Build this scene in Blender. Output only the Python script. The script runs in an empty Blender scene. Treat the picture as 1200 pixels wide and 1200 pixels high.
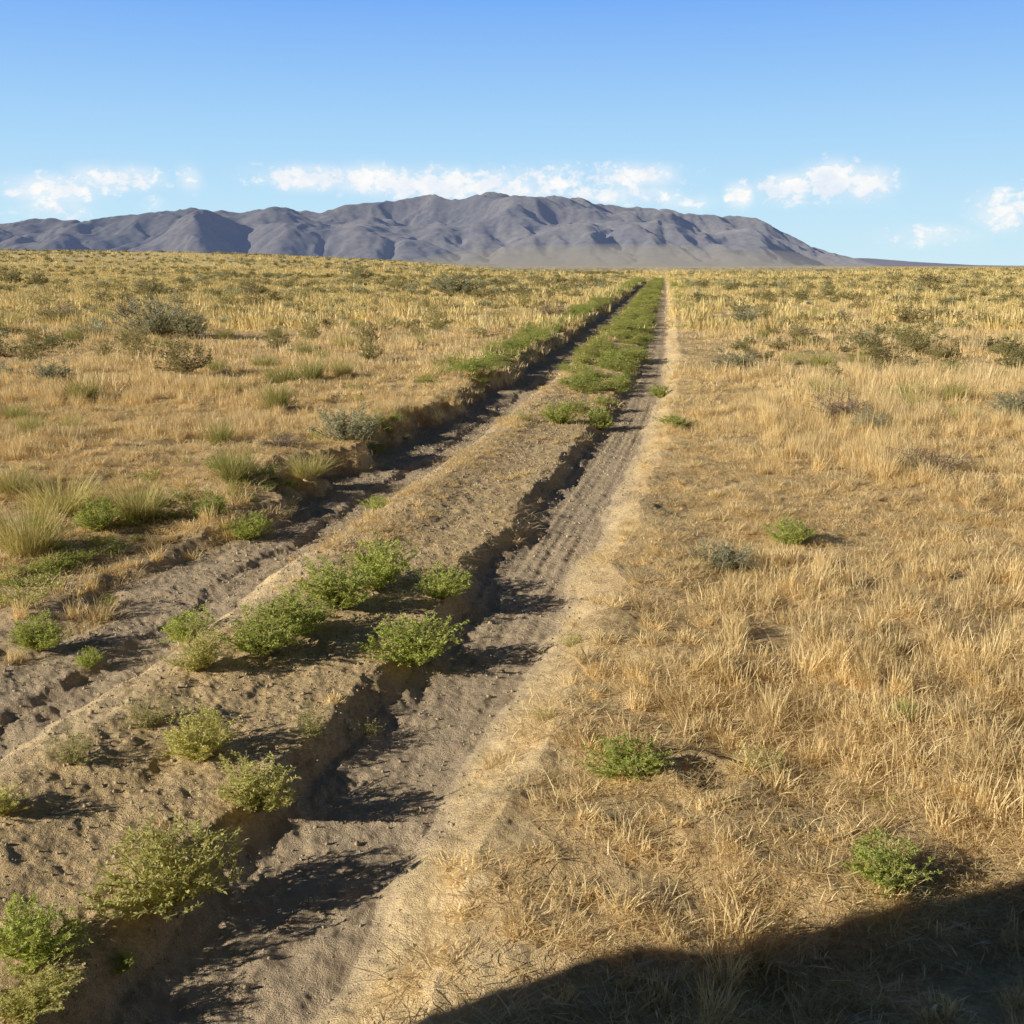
import bpy, math, random
import numpy as np
from mathutils import Vector, Matrix

SC = bpy.context.scene
COL = SC.collection
R = np.random.RandomState(11)

# ------------------------------------------------------------------ basics
EYE = 1.6                                   # camera height above the plain
PITCH = math.atan((600 - 312) / 1250.0)
SUN_EL = math.radians(21.5)
SUN_DIR_H = np.array([-0.922, -0.387])      # horizontal direction towards the sun
SUN_AZ = math.atan2(SUN_DIR_H[0], SUN_DIR_H[1])


def link(o, parent=None):
    COL.objects.link(o)
    if parent is not None:
        o.parent = parent
    return o


def tag(o, label=None, cat=None, group=None, kind=None):
    if label: o['label'] = label
    if cat: o['category'] = cat
    if group: o['group'] = group
    if kind: o['kind'] = kind
    return o


def mesh_np(name, verts, faces, mats=(), attrs=None, smooth=False):
    """faces: (M,k) int array, every face with k corners."""
    verts = np.ascontiguousarray(verts, dtype=np.float32)
    faces = np.ascontiguousarray(faces, dtype=np.int32)
    me = bpy.data.meshes.new(name)
    me.vertices.add(len(verts))
    me.vertices.foreach_set('co', verts.ravel())
    m, k = faces.shape if faces.size else (0, 3)
    if m:
        me.loops.add(m * k)
        me.loops.foreach_set('vertex_index', faces.ravel())
        me.polygons.add(m)
        me.polygons.foreach_set('loop_start', np.arange(0, m * k, k, dtype=np.int32))
        if smooth:
            me.polygons.foreach_set('use_smooth', np.ones(m, dtype=bool))
    for an, av in (attrs or {}).items():
        av = np.ascontiguousarray(av, dtype=np.float32)
        if av.ndim == 1:
            a = me.attributes.new(an, 'FLOAT', 'POINT'); a.data.foreach_set('value', av)
        else:
            a = me.attributes.new(an, 'FLOAT_VECTOR', 'POINT'); a.data.foreach_set('vector', av.ravel())
    for mt in mats:
        me.materials.append(mt)
    me.update(calc_edges=True)
    return me


def sstep(a, b, x):
    t = np.clip((x - a) / (b - a), 0, 1)
    return t * t * (3 - 2 * t)


# ------------------------------------------------------------------ noise
def _h(ix, iy, s):
    n = (ix.astype(np.int64) * 374761393 + iy.astype(np.int64) * 668265263 + s * 1442695041) & 0xffffffff
    n = ((n ^ (n >> 13)) * 1274126177) & 0xffffffff
    n = (n ^ (n >> 16)) & 0xffffffff
    return n.astype(np.float64) / 4294967295.0


def vnoise(x, y, s=0):
    ix = np.floor(x); iy = np.floor(y)
    fx = x - ix; fy = y - iy
    ux = fx * fx * fx * (fx * (fx * 6 - 15) + 10); uy = fy * fy * fy * (fy * (fy * 6 - 15) + 10)
    ix = ix.astype(np.int64); iy = iy.astype(np.int64)
    a = _h(ix, iy, s); b = _h(ix + 1, iy, s); c = _h(ix, iy + 1, s); d = _h(ix + 1, iy + 1, s)
    return (a + (b - a) * ux) * (1 - uy) + (c + (d - c) * ux) * uy


def fbm(x, y, oct=4, s=0, gain=0.5):
    v = 0; amp = 1; tot = 0
    for k in range(oct):
        c, sn = math.cos(k * 0.7 + 0.3), math.sin(k * 0.7 + 0.3)
        v = v + amp * vnoise((x * c - y * sn) * 2 ** k + 17.3 * k, (x * sn + y * c) * 2 ** k - 9.1 * k, s + k)
        tot += amp; amp *= gain
    return v / tot                              # 0..1


# ------------------------------------------------------------------ terrain
_cy = np.array([-8, 0.0, 1.2, 2.27, 2.55, 2.95, 3.28, 3.68, 4.1, 4.48, 5.36, 6.02, 6.98, 8.43, 10.6, 12.15, 17.05, 24.98, 36, 58.4, 130, 400, 20000])
_cx = np.array([-4.0, -1.55, -1.17, -.87, -.80, -.70, -.60, -.51, -.42, -.30, -.16, -.04, .15, .47, .88, 1.17, 1.95, 3.13, 4.72, 7.85, 17.9, 55, 2700])
_fy = np.concatenate([np.arange(-8, 70, .1), np.geomspace(70.5, 20000, 300)])
_fx = np.interp(_fy, _cy, _cx)
_k = np.exp(-0.5 * (np.arange(-12, 13) / 6.0) ** 2); _k /= _k.sum()
_n = int(78 / .1)
_fx[12:_n - 12] = np.convolve(_fx[:_n], _k, 'same')[12:-12]

PROF_D = np.array([-2.9, -2.25, -1.97, -1.80, -1.60, -1.43, -1.37, -1.18, -1.02, -.86, -.70, -.45, -.24, -.12, -.01, .08, .30, .45, .58, .72, 1.2, 2.4])
PROF_Z = np.array([.13, .16, .175, -.035, -.044, -.048, -.074, -.072, .035, .068, .055, .03, .03, .028, -.045, -.064, -.066, -.062, .000, .062, .06, .05])


def road_c(y):
    return np.interp(y, _fy, _fx)


def road_d(x, y):
    """signed distance right of the left foot of the right hand rut, wobbled a little"""
    d = x - road_c(y)
    return d


def wob(x, y):
    w = (fbm(y * 1.1, y * 0 + 3.3, 3, 40) - .5) * .17 + (fbm(x * 2.6, y * 2.6, 3, 43) - .5) * .10 + (fbm(x * 5, y * 5, 2, 41) - .5) * .055
    return w


BURROW = (0.62, 3.05)


def terrain(x, y, want_masks=False):
    x = np.asarray(x, dtype=np.float64); y = np.asarray(y, dtype=np.float64)
    d0 = road_d(x, y)
    fade = 1 - sstep(105, 140, y)
    fade = fade * sstep(-9, -5, y)
    wamp = np.clip(1 - (np.abs(d0 + .6) - 2.2) / 1.0, 0, 1)
    w = wob(x, y)
    d = d0 + w * wamp * np.where(d0 > .2, .9, 1.0)
    d = d + (fbm(x * 1.5, y * 1.5, 4, 44) - .5) * .85 * sstep(-1.45, -1.75, d0) * sstep(-3.6, -2.4, d0) * sstep(40, 15, y)
    pz = np.interp(d, PROF_D, PROF_Z)
    # left bank is worn down close to the camera
    worn = .88 * sstep(8.6, 5.0, y) * sstep(-1.25, -1.9, d) * sstep(-6.0, -3.5, d)
    worn_z = -.05 + .10 * sstep(-1.7, -3.6, d) + .05 * (fbm(x * 1.6, y * 1.6, 3, 77) - .5) * 2
    pz = pz * (1 - worn) + worn_z * worn
    field = .05 + .08 * sstep(0, -1, d + 1.0)
    z = pz * fade + field * (1 - fade) * 0.6
    onroad = sstep(-1.92, -1.72, d) * sstep(.66, .5, d) * fade
    near = np.exp(-np.hypot(x, y) / 60.0)
    # hummocks of the field
    z = z + (1 - onroad) * ((fbm(x * 2.3, y * 2.3, 3, 5) - .5) * .10 * np.clip(near + .3, 0, 1)
                            + (fbm(x * .45, y * .45, 2, 9) - .5) * .12 * sstep(.8, 3, np.abs(d + .6) - .9 + .6))
    # crumbly road surface
    rough = (fbm(x * 9, y * 9, 4, 21, .6) - .5) * .032
    z = z + onroad * rough * near * (1 - .6 * sstep(.03, .12, d) * sstep(.6, .5, d))
    cr = fbm(x * 14, y * 14, 3, 31, .6) - .5
    z = z + cr * .022 * near * (1 - .1 * onroad)
    rut = sstep(.0, .06, d) * sstep(.58, .44, d)
    # faint wheel marks running along the right hand rut
    z = z + rut * fade * near * (.0020 * np.sin(d0 * 96) + .0034 * np.sin(d0 * 41 + 1.0)) * (.4 + 1.2 * fbm(x * 2, y * .6, 2, 95)) * sstep(2.4, 4.5, y)
    # the plain rises to the left, far away
    g = np.interp(-x, [0, 22, 55, 101, 150, 400, 9000], [0, 1.6, 3.6, 5.5, 5.9, 6.4, 6.4])
    z = z + g * sstep(70, 350, y) * (1 - sstep(700, 2500, y) * .6)
    z = z + (fbm(x * .02, y * .02, 3, 50) - .5) * 1.0 * sstep(60, 300, np.hypot(x, y))
    z = z - 14 * sstep(3500, 7000, np.hypot(x, y)) * 0
    # a burrow in the right hand field
    br = np.hypot(x - BURROW[0], (y - BURROW[1]))
    z = z - .10 * np.exp(-(br / .06) ** 2) + .02 * np.exp(-((br - .12) / .05) ** 2)
    if not want_masks:
        return z
    mound = sstep(-1.12, -.95, d) * sstep(.04, -.08, d) * fade
    bare = np.maximum(onroad, 0)
    bare = np.maximum(bare, worn * .8 * fade * sstep(-3.4, -2.0, d + (fbm(x * 2.5, y * 2.5, 3, 94) - .5) * 1.2))
    lip0 = sstep(-1.20, -1.12, d) * sstep(-.74, -.98, d + (fbm(x * 4, y * 4, 3, 92) - .5) * .3) * fade * sstep(9.5, 6, y) * .9  # mound's left slope coloured as bright sand because it faces the sun
    lip = sstep(.42, .56, d) * sstep(1.02, .58, d + (fbm(x * 3, y * 3, 3, 91) - .5) * 1.0) * fade
    lip = np.maximum(lip, lip0)
    return z, d, bare, mound, lip, fade, worn


def tz(x, y):
    return float(terrain(np.array([x]), np.array([y]))[0])


# ------------------------------------------------------------------ node helpers
def new_mat(name):
    m = bpy.data.materials.new(name); m.use_nodes = True
    nt = m.node_tree; nt.nodes.clear()
    out = nt.nodes.new('ShaderNodeOutputMaterial')
    return m, nt, out


def N(nt, t, **kw):
    n = nt.nodes.new(t)
    for k, v in kw.items():
        setattr(n, k, v)
    return n


def setin(nt, sock, v):
    if hasattr(v, 'is_output'):
        nt.links.new(v, sock)
    elif isinstance(v, (tuple, list)) and len(v) == 3 and sock.type == 'RGBA':
        sock.default_value = (*v, 1)
    else:
        sock.default_value = v


def mixc(nt, f, a, b, mode='MIX'):
    n = N(nt, 'ShaderNodeMix', data_type='RGBA', blend_type=mode)
    setin(nt, n.inputs[0], f); setin(nt, n.inputs[6], a); setin(nt, n.inputs[7], b)
    return n.outputs[2]


def mth(nt, op, a, b=0.0, c=None, clamp=False):
    n = N(nt, 'ShaderNodeMath', operation=op, use_clamp=clamp)
    setin(nt, n.inputs[0], a)
    if len(n.inputs) > 1: setin(nt, n.inputs[1], b)
    if c is not None: setin(nt, n.inputs[2], c)
    return n.outputs[0]


def attr(nt, name):
    n = N(nt, 'ShaderNodeAttribute', attribute_name=name)
    return n.outputs['Fac']


def noise(nt, vec, scale, detail=4, rough=.55, dist=0.0):
    n = N(nt, 'ShaderNodeTexNoise')
    if vec is not None: nt.links.new(vec, n.inputs['Vector'])
    n.inputs['Scale'].default_value = scale; n.inputs['Detail'].default_value = detail
    n.inputs['Roughness'].default_value = rough; n.inputs['Distortion'].default_value = dist
    return n.outputs['Fac']


def ramp(nt, f, lo, hi):
    n = N(nt, 'ShaderNodeMapRange', interpolation_type='SMOOTHSTEP')
    setin(nt, n.inputs['Value'], f); n.inputs['From Min'].default_value = lo; n.inputs['From Max'].default_value = hi
    return n.outputs['Result']


def leaf_mat(name, c1, c2, c3=None, transl=.3, rough=.65, rnd=.35, spec=.3):
    """thin foliage: per leaf tint from attribute 'v', per instance from object random"""
    m, nt, out = new_mat(name)
    oi = N(nt, 'ShaderNodeObjectInfo')
    c = mixc(nt, attr(nt, 'v'), c1, c2)
    if c3 is not None:
        c = mixc(nt, mth(nt, 'MULTIPLY', oi.outputs['Random'], .8), c, c3)
    k = mth(nt, 'MULTIPLY_ADD', mth(nt, 'FRACT', mth(nt, 'MULTIPLY', oi.outputs['Random'], 7.31)), rnd, 1 - rnd * .55)
    vm = N(nt, 'ShaderNodeVectorMath', operation='SCALE')
    nt.links.new(c, vm.inputs[0]); nt.links.new(k, vm.inputs['Scale'])
    b = N(nt, 'ShaderNodeBsdfPrincipled'); nt.links.new(vm.outputs[0], b.inputs['Base Color'])
    b.inputs['Roughness'].default_value = rough; b.inputs['Specular IOR Level'].default_value = spec
    t = N(nt, 'ShaderNodeBsdfTranslucent'); nt.links.new(vm.outputs[0], t.inputs['Color'])
    mx = N(nt, 'ShaderNodeMixShader'); mx.inputs[0].default_value = transl
    nt.links.new(b.outputs[0], mx.inputs[1]); nt.links.new(t.outputs[0], mx.inputs[2])
    nt.links.new(mx.outputs[0], out.inputs[0])
    return m


def plain_mat(name, col, rough=.6, metal=0.0, spec=.4, var=.12, scale=6.0):
    m, nt, out = new_mat(name)
    tc = N(nt, 'ShaderNodeTexCoord')
    n = noise(nt, tc.outputs['Object'], scale, 5)
    c = mixc(nt, n, tuple(x * (1 - var) for x in col), tuple(min(1, x * (1 + var)) for x in col))
    b = N(nt, 'ShaderNodeBsdfPrincipled'); nt.links.new(c, b.inputs['Base Color'])
    b.inputs['Roughness'].default_value = rough; b.inputs['Metallic'].default_value = metal
    b.inputs['Specular IOR Level'].default_value = spec
    nt.links.new(b.outputs[0], out.inputs[0])
    return m


# ------------------------------------------------------------------ materials
def ground_material():
    m, nt, out = new_mat('plain_soil')
    tc = N(nt, 'ShaderNodeTexCoord'); P = tc.outputs['Object']
    bare = attr(nt, 'bare'); lip = attr(nt, 'lip'); far = attr(nt, 'far'); mound = attr(nt, 'mound'); hole = attr(nt, 'hole')
    n1 = noise(nt, P, 1.3, 6, .6); n2 = noise(nt, P, 11, 5, .65); n3 = noise(nt, P, 60, 4, .7); n4 = noise(nt, P, 240, 3, .7)
    # bare silt of the wheel tracks
    soil = mixc(nt, ramp(nt, n1, .3, .7), (.53, .415, .29), (.72, .56, .39))
    soil = mixc(nt, mth(nt, 'MULTIPLY', ramp(nt, n2, .45, .75), .35), soil, (.46, .355, .245))
    soil = mixc(nt, mth(nt, 'MULTIPLY', ramp(nt, n4, .55, .75), .45), soil, (.74, .63, .48))
    sand = mixc(nt, ramp(nt, n2, .35, .7), (.97, .75, .44), (.88, .66, .38))  # pale bank sand, its colour also brightened for slopes facing the sun
    soil = mixc(nt, mth(nt, 'MULTIPLY', lip, .85), soil, sand)
    soil = mixc(nt, mth(nt, 'MULTIPLY', mound, ramp(nt, n2, .3, .8)), soil, (.64, .50, .35))
    # litter covered ground under the grass
    lit = mixc(nt, ramp(nt, n3, .35, .65), (.60, .42, .22), (.92, .69, .38))
    lit = mixc(nt, mth(nt, 'MULTIPLY', ramp(nt, n2, .5, .75), .75), lit, (.33, .215, .11))
    lit = mixc(nt, mth(nt, 'MULTIPLY', ramp(nt, n4, .5, .7), .5), lit, (.95, .74, .44))
    lit = mixc(nt, mth(nt, 'MULTIPLY', ramp(nt, noise(nt, P, .55, 4), .5, .7), .55), lit, (.68, .50, .29))
    near = mixc(nt, mth(nt, 'MAXIMUM', bare, mth(nt, 'MULTIPLY', lip, .9)), lit, soil)
    # far grassland colour: straw with olive and brown drifts
    mp = N(nt, 'ShaderNodeMapping'); nt.links.new(P, mp.inputs[0]); mp.inputs['Scale'].default_value = (.5, 1, 1)
    f1 = noise(nt, mp.outputs[0], .10, 5, .6); f2 = noise(nt, P, .9, 5, .65); f3 = noise(nt, mp.outputs[0], .018, 4, .6)
    fc = mixc(nt, ramp(nt, f2, .35, .62), (.80, .62, .29), (.98, .80, .43))
    fc = mixc(nt, mth(nt, 'MULTIPLY', ramp(nt, f1, .47, .62), .60), fc, (.50, .42, .19))
    fc = mixc(nt, mth(nt, 'MULTIPLY', ramp(nt, f3, .5, .66), .45), fc, (.52, .38, .21))
    c = mixc(nt, mth(nt, 'MULTIPLY', far, mth(nt, 'SUBTRACT', 1.0, bare)), near, fc)
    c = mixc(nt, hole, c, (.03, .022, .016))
    b = N(nt, 'ShaderNodeBsdfPrincipled'); nt.links.new(c, b.inputs['Base Color'])
    b.inputs['Roughness'].default_value = .95; b.inputs['Specular IOR Level'].default_value = .1
    h = mth(nt, 'ADD', mth(nt, 'MULTIPLY', mth(nt, 'MULTIPLY', n3, ramp(nt, n1, .38, .66)), .65), mth(nt, 'MULTIPLY', n4, .22))
    h = mth(nt, 'ADD', h, mth(nt, 'MULTIPLY', n2, .9))
    bp = N(nt, 'ShaderNodeBump'); nt.links.new(h, bp.inputs['Height'])
    bp.inputs['Distance'].default_value = .035
    nt.links.new(mth(nt, 'MULTIPLY', mth(nt, 'SUBTRACT', 1.0, far), .85), bp.inputs['Strength'])
    nt.links.new(bp.outputs[0], b.inputs['Normal'])
    nt.links.new(b.outputs[0], out.inputs[0])
    return m


M_GROUND = ground_material()
M_STRAW = leaf_mat('dry_straw', (.98, .81, .46), (.80, .58, .29), (.95, .75, .41), transl=.30, rnd=.35, rough=.45, spec=.55)
M_STALK = leaf_mat('pale_stalk', (.98, .82, .50), (.93, .71, .37), transl=.25, rnd=.2, rough=.45, spec=.55)
M_STRAW_FAR = leaf_mat('dry_grass_tuft', (.98, .80, .39), (.80, .62, .27), (.70, .58, .25), transl=.25, rnd=.4, rough=.45, spec=.55)
M_WEED = leaf_mat('weed_leaf', (.60, .59, .17), (.92, .84, .37), None, transl=.42, rnd=.2)
M_WEED_DARK = leaf_mat('weed_leaf_green', (.42, .52, .105), (.76, .78, .25), None, transl=.42, rnd=.2)
M_STRIP = leaf_mat('green_strip_leaf', (.34, .45, .09), (.64, .68, .20), (.60, .56, .22), transl=.50, rnd=.35)
M_WEED_PALE = leaf_mat('weed_leaf_pale', (.40, .40, .15), (.58, .52, .25), None, transl=.42, rnd=.2)
M_SAGE = leaf_mat('sage_leaf', (.50, .51, .34), (.72, .71, .48), None, transl=.45, rnd=.25)
M_SHRUB = leaf_mat('olive_shrub_leaf', (.33, .33, .14), (.56, .51, .24), (.44, .36, .19), transl=.4, rnd=.5)
M_TUFT = leaf_mat('green_bunchgrass', (.33, .36, .11), (.60, .54, .22), None, transl=.3, rnd=.25)
M_TUFT_Y = leaf_mat('yellow_bunchgrass', (.56, .51, .19), (.76, .66, .30), None, transl=.3, rnd=.2)
M_DEAD = leaf_mat('dead_twig', (.27, .20, .16), (.40, .32, .26), None, transl=.05, rnd=.25)
M_STEM = plain_mat('weed_stem', (.46, .42, .18), .8, var=.3, scale=30)
M_WOOD = plain_mat('shrub_wood', (.34, .30, .22), .9, var=.3, scale=30)
M_PEBBLE = plain_mat('pebble_grey', (.50, .41, .30), .95, var=.35, scale=9)


# ------------------------------------------------------------------ ground sheet
def build_ground():
    th = np.concatenate([np.radians(np.arange(-36, 36.001, .06)), np.radians(np.arange(38, 323.9, 2.0))])
    r = np.concatenate([np.geomspace(.08, 1.1, 20, endpoint=False), np.geomspace(1.1, 12, 430, endpoint=False),
                        np.geomspace(12, 120, 230, endpoint=False), np.geomspace(120, 26000, 130)])
    T, RR = np.meshgrid(th, r)
    X = (RR * np.sin(T)).ravel(); Y = (RR * np.cos(T)).ravel()
    Z, d, bare, mound, lip, fade, worn = terrain(X, Y, True)
    nth, nr = len(th), len(r)
    X = np.append(X, 0); Y = np.append(Y, 0); z0 = tz(0, 0); Z = np.append(Z, z0)
    i = np.arange(nr - 1)[:, None]; j = np.arange(nth)[None, :]; j2 = (j + 1) % nth
    q = np.stack([i * nth + j, i * nth + j2, (i + 1) * nth + j2, (i + 1) * nth + j], -1).reshape(-1, 4)
    q = q[:, ::-1]
    jj = np.arange(nth); cen = nth * nr
    capq = np.stack([np.full(nth, cen), jj, (jj + 1) % nth, (jj + 1) % nth], -1)
    tri = np.concatenate([q[:, [0, 1, 2]], q[:, [0, 2, 3]], np.stack([np.full(nth, cen), (jj + 1) % nth, jj], -1)])
    rr = np.hypot(X, Y)
    ap = lambda a: np.append(a, 0)
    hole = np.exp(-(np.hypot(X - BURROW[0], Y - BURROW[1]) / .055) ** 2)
    me = mesh_np('ground', np.stack([X, Y, Z], -1), tri, [M_GROUND],
                 {'bare': ap(bare * (1 - .75 * mound)), 'mound': ap(mound), 'lip': ap(lip), 'far': sstep(18, 60, rr), 'hole': hole}, smooth=True)
    o = link(bpy.data.objects.new('ground', me)); tag(o, kind='structure')
    return o


build_ground()


# ------------------------------------------------------------------ foliage builders (numpy)
def blades(rng, base, length, width, az, lean, bend, v=None):
    """tapering curved blades: 7 vertices, 5 triangles each"""
    n = len(base)
    ts = [0, .36, .72, 1.0]
    pos = [base.copy()]
    ang = lean.copy()
    p = base.copy()
    for a, b in zip(ts[:-1], ts[1:]):
        ang = lean + bend * (a + b) / 2
        st = length * (b - a)
        p = p + np.stack([np.cos(az) * np.sin(ang) * st, np.sin(az) * np.sin(ang) * st, np.cos(ang) * st], -1)
        pos.append(p)
    f = rng.uniform(0, 2 * math.pi, n)
    side = np.stack([np.cos(f), np.sin(f), np.zeros(n)], -1)
    V = np.empty((n, 7, 3))
    for k, wk in enumerate([.8, 1.0, .7]):
        V[:, 2 * k] = pos[k] - side * (width * wk / 2)[:, None]
        V[:, 2 * k + 1] = pos[k] + side * (width * wk / 2)[:, None]
    V[:, 6] = pos[3]
    F = np.array([[0, 1, 3], [0, 3, 2], [2, 3, 5], [2, 5, 4], [4, 5, 6]])
    F = (np.arange(n) * 7)[:, None, None] + F[None]
    if v is None: v = rng.uniform(0, 1, n)
    return V.reshape(-1, 3), F.reshape(-1, 3), np.repeat(v, 7)


def leaves(rng, p, dirs, ln, wd, v=None):
    """little folded diamonds: 4 vertices, 2 triangles"""
    n = len(p)
    dirs = dirs / np.linalg.norm(dirs, axis=1, keepdims=True)
    rnd = rng.normal(size=(n, 3)); side = np.cross(dirs, rnd); side /= np.linalg.norm(side, axis=1, keepdims=True) + 1e-9
    V = np.empty((n, 4, 3))
    V[:, 0] = p; V[:, 2] = p + dirs * ln[:, None]
    mid = p + dirs * (ln * .5)[:, None]
    V[:, 1] = mid + side * (wd / 2)[:, None]; V[:, 3] = mid - side * (wd / 2)[:, None]
    F = (np.arange(n) * 4)[:, None, None] + np.array([[0, 1, 2], [0, 2, 3]])[None]
    if v is None: v = rng.uniform(0, 1, n)
    return V.reshape(-1, 3), F.reshape(-1, 3), np.repeat(v, 4)


def tubes(paths, r0, r1):
    """three sided tapering tubes along polylines"""
    VS, FS = [], []; off = 0
    for p in paths:
        p = np.asarray(p); n = len(p)
        t = np.gradient(p, axis=0); t /= np.linalg.norm(t, axis=1, keepdims=True) + 1e-9
        a = np.cross(t, np.array([.31, .77, .55])); a /= np.linalg.norm(a, axis=1, keepdims=True) + 1e-9
        b = np.cross(t, a)
        rr = np.linspace(r0, r1, n)[:, None]
        ring = np.stack([p + rr * (a * math.cos(k * 2.0944) + b * math.sin(k * 2.0944)) for k in range(3)], 1)
        VS.append(ring.reshape(-1, 3))
        for i in range(n - 1):
            for k in range(3):
                q = [off + i * 3 + k, off + i * 3 + (k + 1) % 3, off + (i + 1) * 3 + (k + 1) % 3, off + (i + 1) * 3 + k]
                FS += [[q[0], q[1], q[2]], [q[0], q[2], q[3]]]
        off += n * 3
    return np.concatenate(VS), np.array(FS)


def merge(parts):
    V, F, A = [], [], []; off = 0
    for v, f, a in parts:
        V.append(v); F.append(f + off); A.append(a); off += len(v)
    return np.concatenate(V), np.concatenate(F), np.concatenate(A)


def stem_paths(rng, n, spread, up, droop=.25, steps=6):
    """curved stems from the root that fill a unit dome (radius .5, height 1)"""
    P = []
    for _ in range(n):
        az = rng.uniform(0, 2 * math.pi); q = rng.uniform(0, 1) ** .42
        tip = np.array([math.cos(az) * .5 * q * spread, math.sin(az) * .5 * q * spread,
                        up * math.sqrt(max(.04, 1 - (q * .93) ** 2)) * rng.uniform(.72, 1.05)])
        t = np.linspace(0, 1, steps)[:, None]
        mid = tip * np.array([.60, .60, .48])
        root = np.array([math.cos(az), math.sin(az), 0]) * .04 * rng.uniform(0, 1)
        c = (1 - t) ** 2 * root + 2 * t * (1 - t) * mid + t ** 2 * tip
        c += rng.normal(size=c.shape) * .012 * t
        P.append(c)
    return P


def weed_meshes(seed, nst, leaf_n, ll, lw, side=.16, spread=1.0, low=.08):
    """leafy annual: stems + side shoots + leaves in a unit dome; returns foliage and stem arrays"""
    rng = np.random.RandomState(seed)
    P = stem_paths(rng, nst, spread, 1.0)
    # uneven dome
    sc = 1 + .24 * np.sin(np.array([math.atan2(p[-1][1], p[-1][0]) for p in P]) * 2 + seed) * rng.uniform(.4, 1, len(P))
    P = [p * np.array([s, s, .75 + .3 * s]) for p, s in zip(P, sc)]
    shoots = []
    for p in P:
        for k in range(rng.randint(4, 7)):
            i = rng.uniform(low, .97) * (len(p) - 1); a = int(i); b = min(a + 1, len(p) - 1)
            q = p[a] + (p[b] - p[a]) * (i - a)
            dv = rng.normal(size=3) * .8 + np.array([q[0], q[1], .25]) / (np.linalg.norm(q) + .05) * 1.1
            dv[2] = abs(dv[2]) * .6 + .25
            dv /= np.linalg.norm(dv)
            L = side * rng.uniform(.5, 1.3)
            t = np.linspace(0, 1, 3)[:, None]
            shoots.append(q + dv * L * t + np.array([0, 0, .04]) * t ** 2)
    allp = P + shoots
    w = np.array([1.0] * len(P) + [1.1] * len(shoots)); w /= w.sum()
    idx = rng.choice(len(allp), leaf_n, p=w)
    tt = rng.uniform(.25, 1, leaf_n)
    pts = np.empty((leaf_n, 3)); dr = np.empty((leaf_n, 3))
    for k in range(leaf_n):
        p = allp[idx[k]]; i = tt[k] * (len(p) - 1); a = min(int(i), len(p) - 2)
        pts[k] = p[a] + (p[a + 1] - p[a]) * (i - a); dr[k] = p[a + 1] - p[a]
    dr = dr / (np.linalg.norm(dr, axis=1, keepdims=True) + 1e-9) * .6 + rng.normal(size=dr.shape) * .75
    ln = ll * rng.uniform(.5, 1.35, leaf_n); wd = lw * rng.uniform(.6, 1.3, leaf_n)
    br = np.clip(rng.normal(.45, .25, leaf_n) + .25 * (pts[:, 2] - .5), 0, 1)
    fol = leaves(rng, pts, dr, ln, wd, br)
    stm = tubes(P + shoots, .0062, .0022)
    return fol, stm


def tuft_mesh(seed, n, lean=.45, width=.02, bend=.5, r=.12):
    """upright bunchgrass in a unit box (height 1, width about 1)"""
    rng = np.random.RandomState(seed)
    az = rng.uniform(0, 2 * math.pi, n); rad = r * np.sqrt(rng.uniform(0, 1, n))
    base = np.stack([np.cos(az) * rad, np.sin(az) * rad, np.zeros(n)], -1)
    return blades(rng, base, rng.uniform(.25, 1.1, n), np.full(n, width) * rng.uniform(.6, 1.3, n),
                  az + rng.normal(size=n) * .5, np.abs(rng.normal(size=n)) * lean, rng.uniform(.1, bend, n))


# ------------------------------------------------------------------ prototypes
def fol_mesh(name, data, mat):
    v, f, a = data
    return mesh_np(name, v, f, [mat], {'v': a})


WEEDS = [weed_meshes(100 + k, 62, 7000, .046, .018, side=.15) for k in range(5)]
WEED_LOW = [weed_meshes(130 + k, 14, 420, .12, .05, side=.2) for k in range(3)]
SPARSE = [weed_meshes(150 + k, 24, 1000, .065, .022, side=.2) for k in range(3)]
SAGES = [weed_meshes(170 + k, 70, 9000, .036, .015, side=.10) for k in range(3)]
SHRUBS = [weed_meshes(180 + k, 48, 3600, .048, .021, side=.11) for k in range(3)]


def pair(prefix, sets, leafmat, stemmat):
    out = []
    for fol, stm in sets:
        out.append((fol_mesh(prefix + '_foliage', fol, leafmat),
                    mesh_np(prefix + '_stems', stm[0], stm[1], [stemmat])))
    return out


PROTO = {
    'weed': pair('weed', WEEDS, M_WEED, M_STEM),
    'green': pair('green_weed', WEEDS, M_WEED_DARK, M_STEM),
    'pale': pair('pale_weed', SPARSE, M_WEED_PALE, M_STEM),
    'sparse': pair('sparse_weed', SPARSE, M_WEED, M_STEM),
    'sage': pair('sage', SAGES, M_SAGE, M_WOOD),
    'shrub': pair('shrub', SHRUBS, M_SHRUB, M_WOOD),
    'dead': pair('dead_shrub', [weed_meshes(190, 40, 900, .11, .010, side=.22), weed_meshes(191, 40, 900, .11, .010, side=.22)], M_DEAD, M_DEAD),
}
TUFTS = {
    'tuft': [fol_mesh('tuft_blades', tuft_mesh(200 + k, 620, .38, .010, r=.26), M_TUFT) for k in range(3)],
    'ytuft': [fol_mesh('yellow_tuft_blades', tuft_mesh(210 + k, 760, .40, .0085, r=.30), M_TUFT_Y) for k in range(3)],
}
NAMES = {'weed': ('leafy_weed', 'weed'), 'green': ('leafy_weed', 'weed'), 'pale': ('leafy_weed', 'weed'), 'sparse': ('leafy_weed', 'weed'),
         'sage': ('sagebrush', 'shrub'), 'shrub': ('desert_shrub', 'shrub'), 'dead': ('dry_shrub', 'shrub'),
         'tuft': ('grass_tuft', 'grass tuft'), 'ytuft': ('grass_tuft', 'grass tuft')}
PLACED = []


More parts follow.
